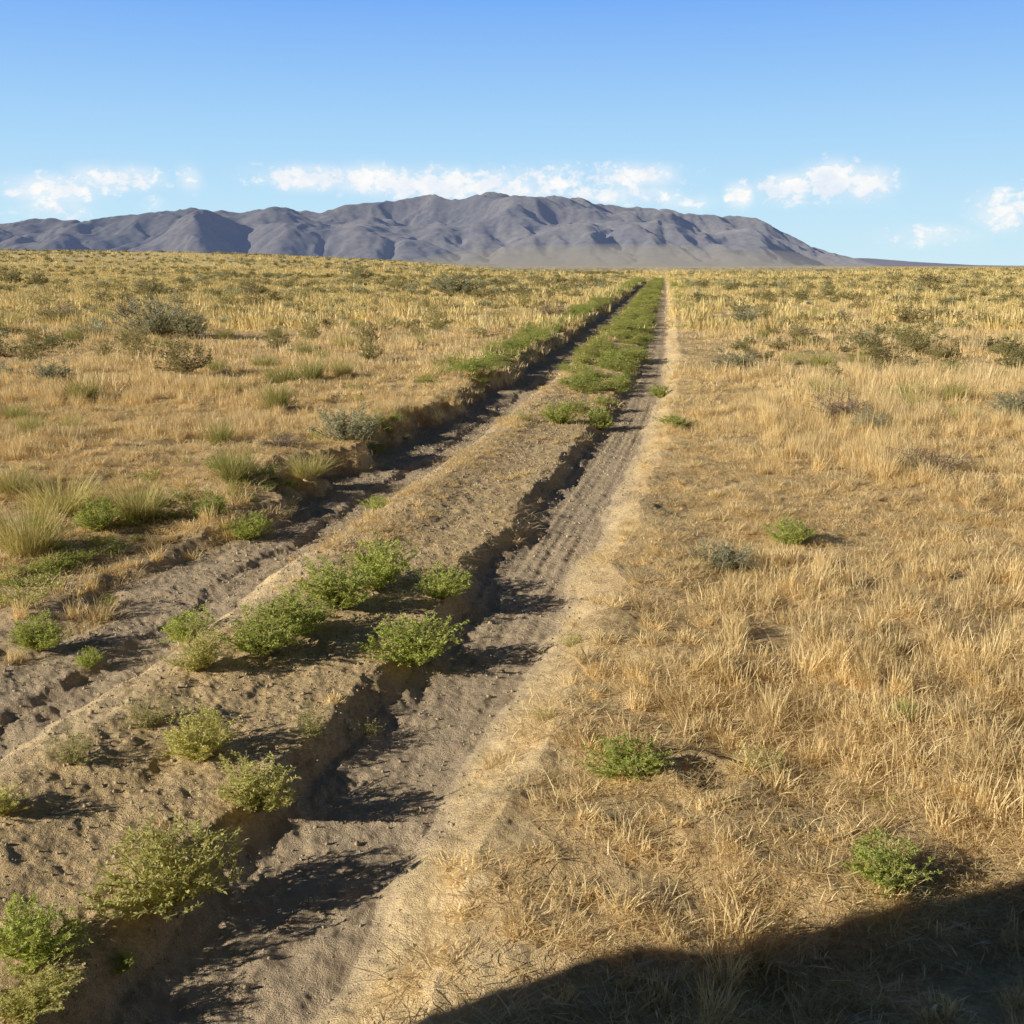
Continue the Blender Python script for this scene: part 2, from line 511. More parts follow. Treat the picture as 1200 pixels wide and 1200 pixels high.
def plant(kind, x, y, w, h, label, group=None, var=None, rz=None, parts=True):
    rng = random.Random(int(x * 1000) * 7919 + int(y * 1000))
    name, cat = NAMES[kind]
    z = tz(x, y) - .01
    e = None
    if kind in TUFTS:
        ms = TUFTS[kind]; me = ms[rng.randrange(len(ms)) if var is None else var]
        e = link(bpy.data.objects.new(name, me))
        sx = w / .8; h = h * 1.1
    else:
        ms = PROTO[kind]; fm, sm = ms[rng.randrange(len(ms)) if var is None else var % len(ms)]
        sx = w / .98; h = h * 1.3
        if parts:
            e = link(bpy.data.objects.new(name, None)); e.empty_display_size = .1
            link(bpy.data.objects.new('foliage', fm), e); link(bpy.data.objects.new('stems', sm), e)
        else:
            e = link(bpy.data.objects.new(name, fm))
    e.location = (x, y, z); e.scale = (sx, sx, h / 1.0)
    e.rotation_euler = (0, 0, rng.uniform(0, 6.28) if rz is None else rz)
    tag(e, label, cat, group)
    PLACED.append((x, y, max(w, .15)))
    return e

# ------------------------------------------------------------------ individually placed plants
# kind, x, y, width, height (metres on the plain), label
PLANTS = [
    ('weed', -0.89, 2.48, 0.392, 0.172, 'largest yellow-green leafy weed, on the crest beside the right wheel rut in the foreground'),
    ('weed', -0.78, 2.95, 0.298, 0.135, 'rounded yellow-green weed on the rut edge, just behind the largest foreground weed'),
    ('weed', -1.02, 3.24, 0.295, 0.134, 'green leafy weed left of and behind the rounded weed on the rut edge'),
    ('pale', -1.26, 3.44, 0.211, 0.096, 'sparse pale weed on the bare mound, left of the green weed behind the rounded one'),
    ('green', -1.13, 2.19, 0.250, 0.114, 'dark green weed at the left frame edge, beside the largest foreground weed'),
    ('weed', -1.04, 2.01, 0.228, 0.060, 'pale-centred weed with bright green tips in the bottom left corner'),
    ('weed', -1.48, 2.82, 0.166, 0.076, 'yellow-green weed cut by the left frame edge on the bare mound'),
    ('pale', -1.40, 3.13, 0.194, 0.088, 'thin pale yellow weed on the mound near the left frame edge'),
    ('weed', -1.22, 3.94, 0.246, 0.112, 'yellowish weed at the lower left end of the green weed row on the mound'),
    ('green', -1.04, 4.16, 0.389, 0.167, 'bright green bushy weed in the weed row, next to the yellowish end weed'),
    ('green', -0.93, 4.40, 0.381, 0.163, 'green weed in the middle of the weed row on the mound'),
    ('green', -0.83, 4.76, 0.440, 0.189, 'loose green weed in the weed row left of the tallest one'),
    ('green', -0.66, 5.12, 0.439, 0.188, 'tallest bright green weed at the upper end of the weed row'),
    ('green', -0.41, 4.24, 0.396, 0.170, 'dense green weed standing on the right rut edge where the ledge breaks'),
    ('green', -0.35, 4.96, 0.318, 0.136, 'green weed on the rut edge right of the weed row'),
    ('pale', -0.69, 3.43, 0.173, 0.079, 'sparse pale weed on the right rut edge, right of the green mound weeds'),
    ('sparse', -0.53, 3.58, 0.121, 0.055, 'small dark weed hanging on the shaded rut wall'),
    ('green', -1.43, 4.49, 0.262, 0.119, 'bluish green weed on the floor of the left wheel track'),
    ('sparse', -2.36, 4.89, 0.370, 0.167, 'dull green weed at the left frame edge beyond the left track'),
    ('green', -2.07, 4.41, 0.281, 0.128, 'green weed just below the dull green one at the left frame edge'),
    ('green', -1.79, 4.27, 0.149, 0.068, 'small dark green weed alone in the shadow of the left track'),
    ('green', -0.91, 7.20, 0.295, 0.075, 'low flat green weed in the middle of the left track'),
    ('green', -0.92, 2.23, 0.075, 0.034, 'small bright green sprig in the shadow below the largest foreground weed'),
    ('green', 0.37, 3.10, 0.278, 0.094, 'wide low green weed in the dry grass right of the road'),
    ('sparse', 0.77, 3.10, 0.169, 0.077, 'thin green weed mixed with straw, right of the wide low weed'),
    ('green', 0.96, 2.43, 0.229, 0.104, 'green weed at the edge of the big dark shadow at the lower right'),
    ('green', 1.36, 3.46, 0.136, 0.062, 'small green weed in tall straw above the shadow edge weed'),
    ('sparse', 1.11, 2.90, 0.094, 0.043, 'tiny faint weed in straw between the shadow and a small green weed'),
    ('green', 1.61, 5.97, 0.300, 0.136, 'vivid green weed alone in the dry field right of the road'),
    ('sparse', 0.25, 4.31, 0.135, 0.061, 'small green weed on the sandy right bank of the rut'),
    ('sparse', 0.12, 3.49, 0.098, 0.045, 'faint yellow-green weed on the sandy right bank, nearer the viewer'),
    ('green', 1.57, 10.25, 0.413, 0.117, 'low dark green weed on the right verge beyond the vivid one'),
    ('green', 1.91, 13.65, 0.357, 0.154, 'small green weed at the right rut edge beside the green strip'),
    ('green', 0.48, 10.82, 0.398, 0.181, 'rounded green weed in front of the green strip on the mound'),
    ('green', 0.89, 11.01, 0.405, 0.184, 'low green weed on the ledge right in front of the green strip'),
    ('sparse', 0.10, 10.84, 0.248, 0.113, 'small straw-tinged weed on the mound left of the rounded one'),
    ('green', -1.63, 6.40, 0.320, 0.146, 'dark green leafy weed overhanging the left bank of the track'),
    ('green', -1.92, 6.62, 0.295, 0.134, 'dark green weed left of the overhanging one on the left bank'),
    ('green', -2.50, 6.29, 0.370, 0.168, 'dark green weed in the shade under the yellow bunchgrass at left'),
    ('tuft', -1.93, 7.29, 0.261, 0.272, 'tall green bunchgrass rising behind the dark weeds of the left bank'),
    ('tuft', -2.47, 11.19, 0.269, 0.305, 'upright green bunchgrass tuft standing in straw above the left bank'),
    ('tuft', -2.52, 9.12, 0.221, 0.233, 'dull green bunchgrass tuft beside a bare patch left of the track'),
    ('tuft', -4.16, 9.07, 0.146, 0.179, 'small green grass tuft in straw near the left frame edge'),
    ('tuft', 4.71, 12.60, 0.302, 0.243, 'green bunchgrass tuft casting a shadow in the right field'),
    ('tuft', -2.61, 13.99, 0.312, 0.317, 'greyish green grass tuft in bright straw left of the track'),
    ('tuft', 6.41, 15.72, 0.424, 0.277, 'green grass tuft in the far right field near a bare line'),
    ('ytuft', -2.71, 5.80, 0.314, 0.308, 'tallest yellow bunchgrass at the left frame edge'),
    ('ytuft', -2.89, 6.68, 0.381, 0.263, 'broad yellow bunchgrass behind the tallest one at left'),
    ('ytuft', -2.34, 6.53, 0.277, 0.248, 'yellow bunchgrass right of the broad one on the left bank'),
    ('ytuft', -3.37, 7.07, 0.265, 0.203, 'yellow bunchgrass cut by the left frame edge'),
    ('ytuft', -1.52, 7.82, 0.266, 0.177, 'yellow-green grass clump on the left bank above the track shadow'),
    ('sage', -7.37, 22.36, 1.601, 0.707, 'big rounded grey-green sagebrush in the left field'),
    ('sage', -6.64, 22.18, 0.991, 0.451, 'darker sagebrush joined to the right side of the big rounded one'),
    ('sage', 5.17, 10.93, 0.553, 0.251, 'pale grey-green sagebrush at the right frame edge'),
    ('sage', -1.40, 9.00, 0.582, 0.265, 'grey-green sagebrush on the left bank above the track shadow'),
    ('sage', 1.12, 5.45, 0.362, 0.114, 'low grey sagebrush flattened in the dry grass near the vivid green weed'),
    ('sage', -2.87, 54.59, 2.875, 0.886, 'low wide sagebrush far off left of the green strip'),
    ('sage', -6.85, 14.28, 0.448, 0.203, 'sagebrush half cut by the left frame edge'),
    ('sage', -5.82, 13.52, 0.541, 0.226, 'low grey-green sagebrush beside the one at the left frame edge'),
    ('sage', 3.46, 16.56, 0.801, 0.275, 'pale low sagebrush in the right field behind bright straw'),
    ('sage', 6.54, 30.25, 0.936, 0.401, 'small grey sagebrush in the far right field'),
    ('shrub', 6.50, 19.88, 0.755, 0.343, 'dark olive shrub among brown brush in the right field'),
    ('shrub', 8.89, 29.27, 0.656, 0.298, 'narrow dark shrub standing in the far right field'),
    ('shrub', 11.82, 30.45, 1.612, 0.336, 'long low dark shrub line in the far right field'),
    ('shrub', -34.88, 80.26, 1.922, 0.874, 'round dark shrub in the far left field'),
    ('shrub', -40.23, 87.40, 2.536, 1.153, 'dark shrub at the left frame edge in the far field'),
    ('shrub', -17.53, 52.93, 2.077, 0.708, 'wide olive shrub in the far left field above the big sagebrush'),
    ('shrub', -14.73, 105.77, 2.709, 1.129, 'dark round shrub near the horizon left of the road'),
    ('shrub', 32.26, 84.09, 3.575, 0.876, 'dark low shrub patch near the horizon at right'),
    ('shrub', -12.58, 52.74, 1.445, 0.657, 'brown-olive shrub in the middle of the far left field'),
    ('dead', 3.29, 10.59, 0.609, 0.242, 'purplish dry twiggy shrub in the right field'),
    ('sage', 3.37, 9.98, 0.420, 0.191, 'grey-green shrub touching the purplish dry one'),
    ('dead', 3.12, 7.98, 0.643, 0.156, 'grey dry shrub spread low in the right field'),
    ('dead', -12.28, 29.38, 1.009, 0.459, 'reddish dry shrub in the far left field'),
    ('dead', -11.81, 33.31, 1.029, 0.444, 'small reddish dry shrub behind the big sagebrush'),
    ('dead', 1.18, 31.27, 1.180, 0.409, 'pinkish dry brush on the left verge of the far road'),
    ('dead', -1.88, 8.56, 0.452, 0.083, 'grey dry litter brush on the bare patch left of the track'),
]
for k_, x_, y_, w_, h_, l_ in PLANTS:
    plant(k_, x_, y_, w_, h_, l_)


# ------------------------------------------------------------------ scattered countable shrubs of the plain
def inframe(x, y, m=0.0):
    return np.abs(x) < .5 * y + m


def scatter(n, y0, y1, rng, power=1.0, margin=1.0):
    """points in the viewed wedge, density falling off with distance"""
    u = rng.uniform(0, 1, n)
    y = (y0 ** power + u * (y1 ** power - y0 ** power)) ** (1 / power)
    x = rng.uniform(-1, 1, n) * (.52 * y + margin)
    return x, y


GROUPS = {
    'l_tuft': 'green grass tufts dotted over the plain left of the road',
    'r_tuft': 'green grass tufts dotted over the plain right of the road',
    'l_shrub': 'olive shrubs dotted over the plain left of the road',
    'r_shrub': 'olive shrubs dotted over the plain right of the road',
}
rs = np.random.RandomState(5)
cnt = {'l_tuft': 0, 'r_tuft': 0, 'l_shrub': 0, 'r_shrub': 0}


def try_place(kind, x, y, w, h, key, label):
    d = x - road_c(y)
    if -3.4 - w < d < 1.6 + w: return
    for (a, b, c) in PLACED:
        if math.hypot(a - x, b - y) < (c + w) * .55: return
    plant(kind, x, y, w, h, label, GROUPS[key], parts=False)
    cnt[key] += 1


xs, ys = scatter(150, 9, 60, rs, .5)
for x_, y_ in zip(xs, ys):
    s = rs.uniform(.16, .30); sd = 'l' if x_ < road_c(y_) else 'r'
    try_place('tuft' if rs.rand() < .7 else 'ytuft', x_, y_, s * rs.uniform(1.0, 1.5), s, sd + '_tuft',
              'small upright grass tuft dotted over the dry plain %s of the road' % ('left' if sd == 'l' else 'right'))
xs, ys = scatter(240, 14, 130, rs, .35)
for x_, y_ in zip(xs, ys):
    s = rs.uniform(.17, .40) * (1 + y_ / 160); sd = 'l' if x_ < road_c(y_) else 'r'
    try_place('shrub', x_, y_, s * rs.uniform(1.3, 2.6), s, sd + '_shrub',
              'small olive shrub dotted over the dry plain %s of the road' % ('left' if sd == 'l' else 'right'))


# ------------------------------------------------------------------ uncountable growth: instanced stuff
def stuff(name, label, protos, pos, rot, scl, idx):
    """one object whose points carry instances of the prototype meshes"""
    src = bpy.data.collections.new(name + '_source')
    for k, me in enumerate(protos):
        src.objects.link(bpy.data.objects.new('%s_%02d' % (name, k), me))
    me = mesh_np(name, pos, np.zeros((0, 3), np.int32), [], {'rot': rot, 'scl': scl, 'idx': idx})
    o = link(bpy.data.objects.new(name, me))
    ng = bpy.data.node_groups.new(name, 'GeometryNodeTree')
    ng.interface.new_socket('Geometry', in_out='INPUT', socket_type='NodeSocketGeometry')
    ng.interface.new_socket('Geometry', in_out='OUTPUT', socket_type='NodeSocketGeometry')
    gi = ng.nodes.new('NodeGroupInput'); go = ng.nodes.new('NodeGroupOutput')
    ci = ng.nodes.new('GeometryNodeCollectionInfo'); ci.inputs['Collection'].default_value = src
    ci.inputs['Separate Children'].default_value = True
    ip = ng.nodes.new('GeometryNodeInstanceOnPoints'); ip.inputs['Pick Instance'].default_value = True

    def na(nm, ty):
        n = ng.nodes.new('GeometryNodeInputNamedAttribute'); n.data_type = ty; n.inputs['Name'].default_value = nm
        return n.outputs['Attribute']
    L = ng.links.new
    L(gi.outputs[0], ip.inputs['Points']); L(ci.outputs[0], ip.inputs['Instance'])
    ii = ng.nodes.new('FunctionNodeFloatToInt'); L(na('idx', 'FLOAT'), ii.inputs[0]); L(ii.outputs[0], ip.inputs['Instance Index'])
    L(na('rot', 'FLOAT_VECTOR'), ip.inputs['Rotation']); L(na('scl', 'FLOAT_VECTOR'), ip.inputs['Scale'])
    L(ip.outputs[0], go.inputs[0])
    md = o.modifiers.new('growth', 'NODES'); md.node_group = ng
    tag(o, label, 'grass' if 'grass' in name else 'ground cover', None, 'stuff')
    return o


def straw_clump(seed, n, h, r, width, lean=.55, lying=.25, heads=False):
    rng = np.random.RandomState(seed)
    az = rng.uniform(0, 2 * math.pi, n); rad = r * rng.uniform(0, 1, n) ** .6
    base = np.stack([np.cos(az) * rad, np.sin(az) * rad, np.full(n, -.01)], -1)
    ly = rng.uniform(0, 1, n) < lying
    ln = np.where(ly, rng.normal(1.25, .2, n), np.abs(rng.normal(.1, lean * .6, n)))
    L = h * rng.uniform(.35, 1.1, n) * np.where(ly, .8, 1)
    base[:, 2] += np.where(ly, rng.uniform(.0, .05, n), 0)
    wind = rng.uniform(0, 2 * math.pi)
    parts = [blades(rng, base, L, width * rng.uniform(.6, 1.35, n), np.where(rng.rand(n) < .4, wind, az) + rng.normal(size=n) * .6,
                    ln, rng.uniform(-.1, .7, n), np.clip(rng.normal(.42, .28, n) + .25 * ly, 0, 1))]
    return merge(parts)


CL_NEAR = [fol_mesh('straw_clump', straw_clump(300 + k, 84, h, (.085, .042)[k % 2], (.0026, .0033)[k % 2], (.75, .45)[k % 2], (.45, .15)[k % 2]), M_STRAW)
           for k, h in enumerate([.055, .065, .07, .08, .09, .105, .125, .16])]
CL_NEAR += [fol_mesh('straw_stalks', straw_clump(320, 12, .17, .07, .0026, .5, .15), M_STALK)]
CL_LITTER = [fol_mesh('straw_litter', straw_clump(330 + k, 70, .10, .13, .0027, .5, .85), M_STRAW) for k in range(4)]
CL_MID = [fol_mesh('straw_tuft', straw_clump(340 + k, 60, h, .20, .008, .55, .2), M_STRAW) for k, h in enumerate([.09, .11, .13, .15, .19])]
CL_FAR = [fol_mesh('far_tuft', straw_clump(360 + k, 56, h, .34, .022, .5, .15), M_STRAW_FAR) for k, h in enumerate([.15, .19, .23, .28])]
CL_VFAR = [fol_mesh('distant_tuft', straw_clump(380 + k, 40, h, .7, .07, .5, .1), M_STRAW_FAR) for k, h in enumerate([.4, .5, .62])]


def straw_density(x, y):
    """0..1 how much dry grass stands at a point"""
    z, d, bare, mound, lip, fade, worn = terrain(x, y, True)
    den = 1 - bare
    den = den * np.where(d > 0, .12 + .88 * sstep(.52, .86, d + (fbm(x * 3.5, y * 3.5, 3, 93) - .5) * .8), 1 - .88 * np.clip(lip * 1.3, 0, 1))
    # crest of the mound keeps a strip of dry fuzz beyond the weeds
    fuzz = sstep(-1.15, -.95, d) * sstep(-.55, -.75, d) * sstep(4.9, 6.2, y) * (.35 + .65 * sstep(.42, .58, fbm(x * 2.2, y * 2.2, 3, 97)))
    fuzz = np.maximum(fuzz * 1.0, sstep(-.40, -.2, d) * sstep(.0, -.1, d) * sstep(4.5, 6, y) * .45 * sstep(.40, .6, fbm(x * 2.4, y * 2.4, 3, 98)))
    fuzz = np.maximum(fuzz, .40 * sstep(10, 13, y))
    fuzz = np.maximum(fuzz, .22 * sstep(.50, .64, fbm(x * 3, y * 3, 3, 99)) * sstep(2.5, 4, y))
    den = np.where(mound * fade > .3, fuzz, den)
    patch = fbm(x * .8, y * .8, 3, 61)
    patch2 = fbm(x * 3.1, y * 3.1, 3, 66)
    den = den * (.34 + .66 * sstep(.40, .58, patch * .35 + patch2 * .65))
    far_p = fbm(x * .045, y * .11, 4, 63)
    den = den * (1 - (1 - sstep(.34, .56, far_p)) * .75 * sstep(12, 35, y))
    den = den * (1 - np.exp(-((x - BURROW[0]) / .10) ** 2 - ((y - BURROW[1] + .08) / .16) ** 2))
    # bare patches beside the left bank
    den = den * (1 - .7 * np.exp(-((x + 2.0) / .6) ** 2 - ((y - 8.9) / .45) ** 2))
    return den, d, worn


def straw(name, label, protos, n, y0, y1, seed, power, margin, hs=(.8, 1.25), sc_by_den=True, zoff=0.0):
    rng = np.random.RandomState(seed)
    x, y = scatter(n, y0, y1, rng, power, margin)
    den, d, worn = straw_density(x, y)
    keep = rng.uniform(0, 1, n) < den
    x, y, d, den = x[keep], y[keep], d[keep], den[keep]
    z = terrain(x, y) + zoff
    m = len(x)
    tall = fbm(x * .55 + 4, y * .55, 3, 71)
    hh = (.55 + .85 * sstep(.40, .66, tall)) * rng.uniform(*hs, m)
    # taller straw to the right and beside the viewer's right
    hh = hh * (1 + .25 * sstep(1.2, 2.4, x - .1 * y)) * np.where(d > 0, 1 - .28 * sstep(1.7, .7, d), 1)
    hh = np.where((d > -1.2) & (d < .1), hh * .55, hh)
    near_road = np.where(d > .4, .75 + .25 * sstep(.6, 1.4, d), 1)
    hh = hh * np.where(y < 8, .80, 1.0)
    s = rng.uniform(.8, 1.2, m)
    rot = np.stack([rng.normal(size=m) * .12, rng.normal(size=m) * .12, rng.uniform(0, 6.283, m)], -1)
    return stuff(name, label, protos, np.stack([x, y, z], -1), rot, np.stack([s, s, hh * near_road], -1), rng.randint(0, len(protos), m))


straw('dry_grass', 'dry golden straw grass covering the near plain on both sides of the track', CL_NEAR, 23000, 1.6, 16, 1, 1.75, 1.0)
straw('dry_grass_litter', 'flattened straw litter lying between the near grass clumps', CL_LITTER, 9000, 1.6, 12, 2, 1.7, 1.0, (.8, 1.2))
straw('dry_grass_middle', 'dry golden grass over the middle distance of the plain', CL_MID, 30000, 12, 72, 3, 1.6, 3, (.8, 1.3))
straw('dry_grass_far', 'pale straw grass tufts over the far plain', CL_FAR, 46000, 26, 190, 4, 1.25, 6, (.8, 1.4))
straw('dry_grass_horizon', 'pale straw grass tufts toward the horizon', CL_VFAR, 26000, 150, 900, 6, .9, 20, (.7, 1.3))


def far_shrubs():
    rng = np.random.RandomState(8)
    n = 13000
    x, y = scatter(n, 45, 900, rng, .55, 10)
    d = x - road_c(y)
    patch = fbm(x * .03, y * .05, 3, 81)
    keep = ((d < -3.6) | (d > 1.8)) & (rng.rand(n) < sstep(.30, .62, patch) + .15)
    x, y = x[keep], y[keep]
    x2, y2 = scatter(5200, 15, 160, rng, .75, 3); d2 = x2 - road_c(y2)
    k2 = ((d2 < -3.2) | (d2 > 1.8)) & (rng.rand(5200) < sstep(.38, .60, fbm(x2 * .09, y2 * .12, 3, 83)))
    n0 = len(x); x = np.append(x, x2[k2]); y = np.append(y, y2[k2]); m = len(x)
    s = rng.uniform(.40, 1.25, m) * (.75 + np.minimum(y, 500) / 450)
    s[n0:] = rng.uniform(.18, .55, m - n0)
    h = s * rng.uniform(.28, .5, m)
    protos = [fol_mesh('distant_shrub', weed_meshes(400 + k, 20, 620, .12, .06, side=.15)[0], M_SHRUB) for k in range(3)] \
        + [fol_mesh('distant_sage', weed_meshes(410, 20, 620, .12, .06, side=.15)[0], M_SAGE)]
    idx = np.where(rng.rand(m) < .2, 3, rng.randint(0, 3, m))
    stuff('distant_shrubs', 'countless small olive shrubs speckling the plain up to the horizon', protos,
          np.stack([x, y, terrain(x, y)], -1), np.stack([x * 0, x * 0, rng.uniform(0, 6.28, m)], -1),
          np.stack([s, s, h], -1), idx)


far_shrubs()


def green_strips():
    """dense green growth along the mound and the left bank where the road runs off"""
    rng = np.random.RandomState(12)
    pts = []
    n = 2600
    y = np.exp(rng.uniform(math.log(11.6), math.log(135), n))
    y = 11.6 + (135 - 11.6) * rng.uniform(0, 1, n) ** 1.75
    dd = rng.uniform(-1.12, .02, n)
    keep = (rng.rand(n) < .25 + .75 * sstep(11, 17, y)) & (dd > -1.05 + .6 * sstep(17, 11.5, y) + .3 * (rng.rand(n) - .5)) & (rng.rand(n) < .22 + .7 * sstep(.38, .58, fbm(y * .8, dd * 3, 3, 15)))
    pts.append((dd[keep], y[keep], .34))
    n = 1300
    y = 14 + (120 - 14) * rng.uniform(0, 1, n) ** 1.6
    dd = -2.25 - np.abs(rng.normal(size=n)) * .40 + .28
    keep = rng.rand(n) < sstep(13.5, 19, y)
    pts.append((dd[keep], y[keep], .36))
    n = 420
    y = rng.uniform(24, 100, n); dd = .95 + np.abs(rng.normal(size=n)) * .5
    keep = rng.rand(n) < sstep(24, 34, y) * (.35 + .65 * sstep(.5, .6, fbm(y * .2, dd * 0, 2, 5)))
    pts.append((dd[keep], y[keep], .30))
    n = 620
    y = rng.uniform(5.0, 17, n); dd = -1.95 - np.abs(rng.normal(size=n)) * .38 + .1
    keep = rng.rand(n) < sstep(.48, .60, fbm(y * .9, dd * 1.5, 3, 25))
    pts.append((dd[keep], y[keep], .19))
    D = np.concatenate([p[0] for p in pts]); Y = np.concatenate([p[1] for p in pts]); S = np.concatenate([np.full(len(p[0]), p[2]) for p in pts])
    X = road_c(Y) + D - wob(road_c(Y) + D, Y) * 1.0
    m = len(X)
    s = S * (.4 + .8 * rng.uniform(0, 1, m) ** 1.6) * (1 + Y / 160)
    protos = [fol_mesh('green_patch', weed_meshes(430 + k, 26, 1100, .085, .030, side=.17)[0], M_STRIP) for k in range(4)]
    stuff('green_weeds', 'dense green weeds filling the strip between the wheel tracks and along the left bank of the far road', protos,
          np.stack([X, Y, terrain(X, Y) - .01], -1), np.stack([X * 0, X * 0, rng.uniform(0, 6.28, m)], -1),
          np.stack([s, s, s * rng.uniform(.22, .62, m)], -1), rng.randint(0, 4, m))


green_strips()


def clods():
    """crumbs of soil and little stones on the bare tracks"""
    rng = np.random.RandomState(14)
    n = 26000
    x, y = scatter(n, 1.7, 13, rng, 1.3, .6)
    z, d, bare, mound, lip, fade, worn = terrain(x, y, True)
    rut = sstep(.0, .1, d) * sstep(.6, .4, d)
    keep = (rng.uniform(0, 1, n) < np.clip(bare * (1 - .35 * rut) + .35 * mound, 0, 1)) & (d < .8)
    x, y, z = x[keep], y[keep], z[keep]; m = len(x)
    r = .0016 + .0050 * rng.uniform(0, 1, m) ** 6 + .00045 * y
    t = (1 + 5 ** .5) / 2
    ic = np.array([[-1, t, 0], [1, t, 0], [-1, -t, 0], [1, -t, 0], [0, -1, t], [0, 1, t], [0, -1, -t], [0, 1, -t], [t, 0, -1], [t, 0, 1], [-t, 0, -1], [-t, 0, 1]]) / 1.9
    fc = np.array([[0, 11, 5], [0, 5, 1], [0, 1, 7], [0, 7, 10], [0, 10, 11], [1, 5, 9], [5, 11, 4], [11, 10, 2], [10, 7, 6], [7, 1, 8],
                   [3, 9, 4], [3, 4, 2], [3, 2, 6], [3, 6, 8], [3, 8, 9], [4, 9, 5], [2, 4, 11], [6, 2, 10], [8, 6, 7], [9, 8, 1]])
    V = ic[None] * (1 + rng.normal(size=(m, 12, 1)) * .34) * r[:, None, None] * rng.uniform(.7, 1.3, (m, 1, 3))
    V = V + np.stack([x, y, z + r * .35], -1)[:, None]
    F = (np.arange(m) * 12)[:, None, None] + fc[None]
    o = link(bpy.data.objects.new('soil_crumbs', mesh_np('soil_crumbs', V.reshape(-1, 3), F.reshape(-1, 3), [M_PEBBLE], {'v': np.repeat(rng.rand(m), 12)})))
    tag(o, 'crumbs of dry soil and small pale stones strewn over the wheel tracks', 'soil crumbs', None, 'stuff')


clods()


# ------------------------------------------------------------------ mountain range
RIDGE = [(-24.88, 0.03416), (-23.76, 0.03788), (-22.63, 0.03957), (-21.49, 0.03851), (-20.72, 0.0394), (-19.54, 0.04251), (-18.35, 0.04423), (-17.13, 0.04737), (-15.99, 0.0505), (-15.1, 0.04786), (-13.86, 0.04596), (-13.02, 0.04902), (-11.75, 0.05143), (-10.69, 0.04798), (-9.62, 0.04814), (-8.75, 0.05265), (-7.45, 0.0565), (-6.15, 0.05739), (-4.83, 0.06119), (-3.95, 0.06347), (-3.3, 0.05984), (-2.64, 0.05913), (-1.54, 0.06508), (0.0, 0.06289), (1.76, 0.06138), (3.08, 0.06059), (3.96, 0.05832), (4.84, 0.05308), (6.15, 0.05223), (7.68, 0.05059), (8.77, 0.04752), (9.42, 0.04523), (10.49, 0.04435), (11.77, 0.0427), (12.75, 0.04036), (13.27, 0.03447), (14.13, 0.02708), (15.2, 0.01752), (16.04, 0.01237), (17.29, 0.00724), (18.12, 0.00289), (18.93, 0.0)]


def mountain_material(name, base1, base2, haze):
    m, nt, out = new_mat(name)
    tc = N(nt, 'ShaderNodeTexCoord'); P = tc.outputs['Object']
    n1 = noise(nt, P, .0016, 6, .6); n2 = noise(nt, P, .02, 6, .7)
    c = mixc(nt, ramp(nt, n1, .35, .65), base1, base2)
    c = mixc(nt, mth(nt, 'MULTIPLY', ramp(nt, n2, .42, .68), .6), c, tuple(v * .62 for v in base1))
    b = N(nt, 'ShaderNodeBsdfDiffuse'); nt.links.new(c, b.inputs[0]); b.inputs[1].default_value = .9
    e = N(nt, 'ShaderNodeEmission'); e.inputs[0].default_value = (*haze, 1); e.inputs[1].default_value = 1.0  # constant bluish glow added to the surface in place of distance haze
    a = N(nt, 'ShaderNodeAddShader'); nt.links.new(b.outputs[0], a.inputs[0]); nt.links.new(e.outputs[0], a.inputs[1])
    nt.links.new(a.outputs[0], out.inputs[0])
    return m


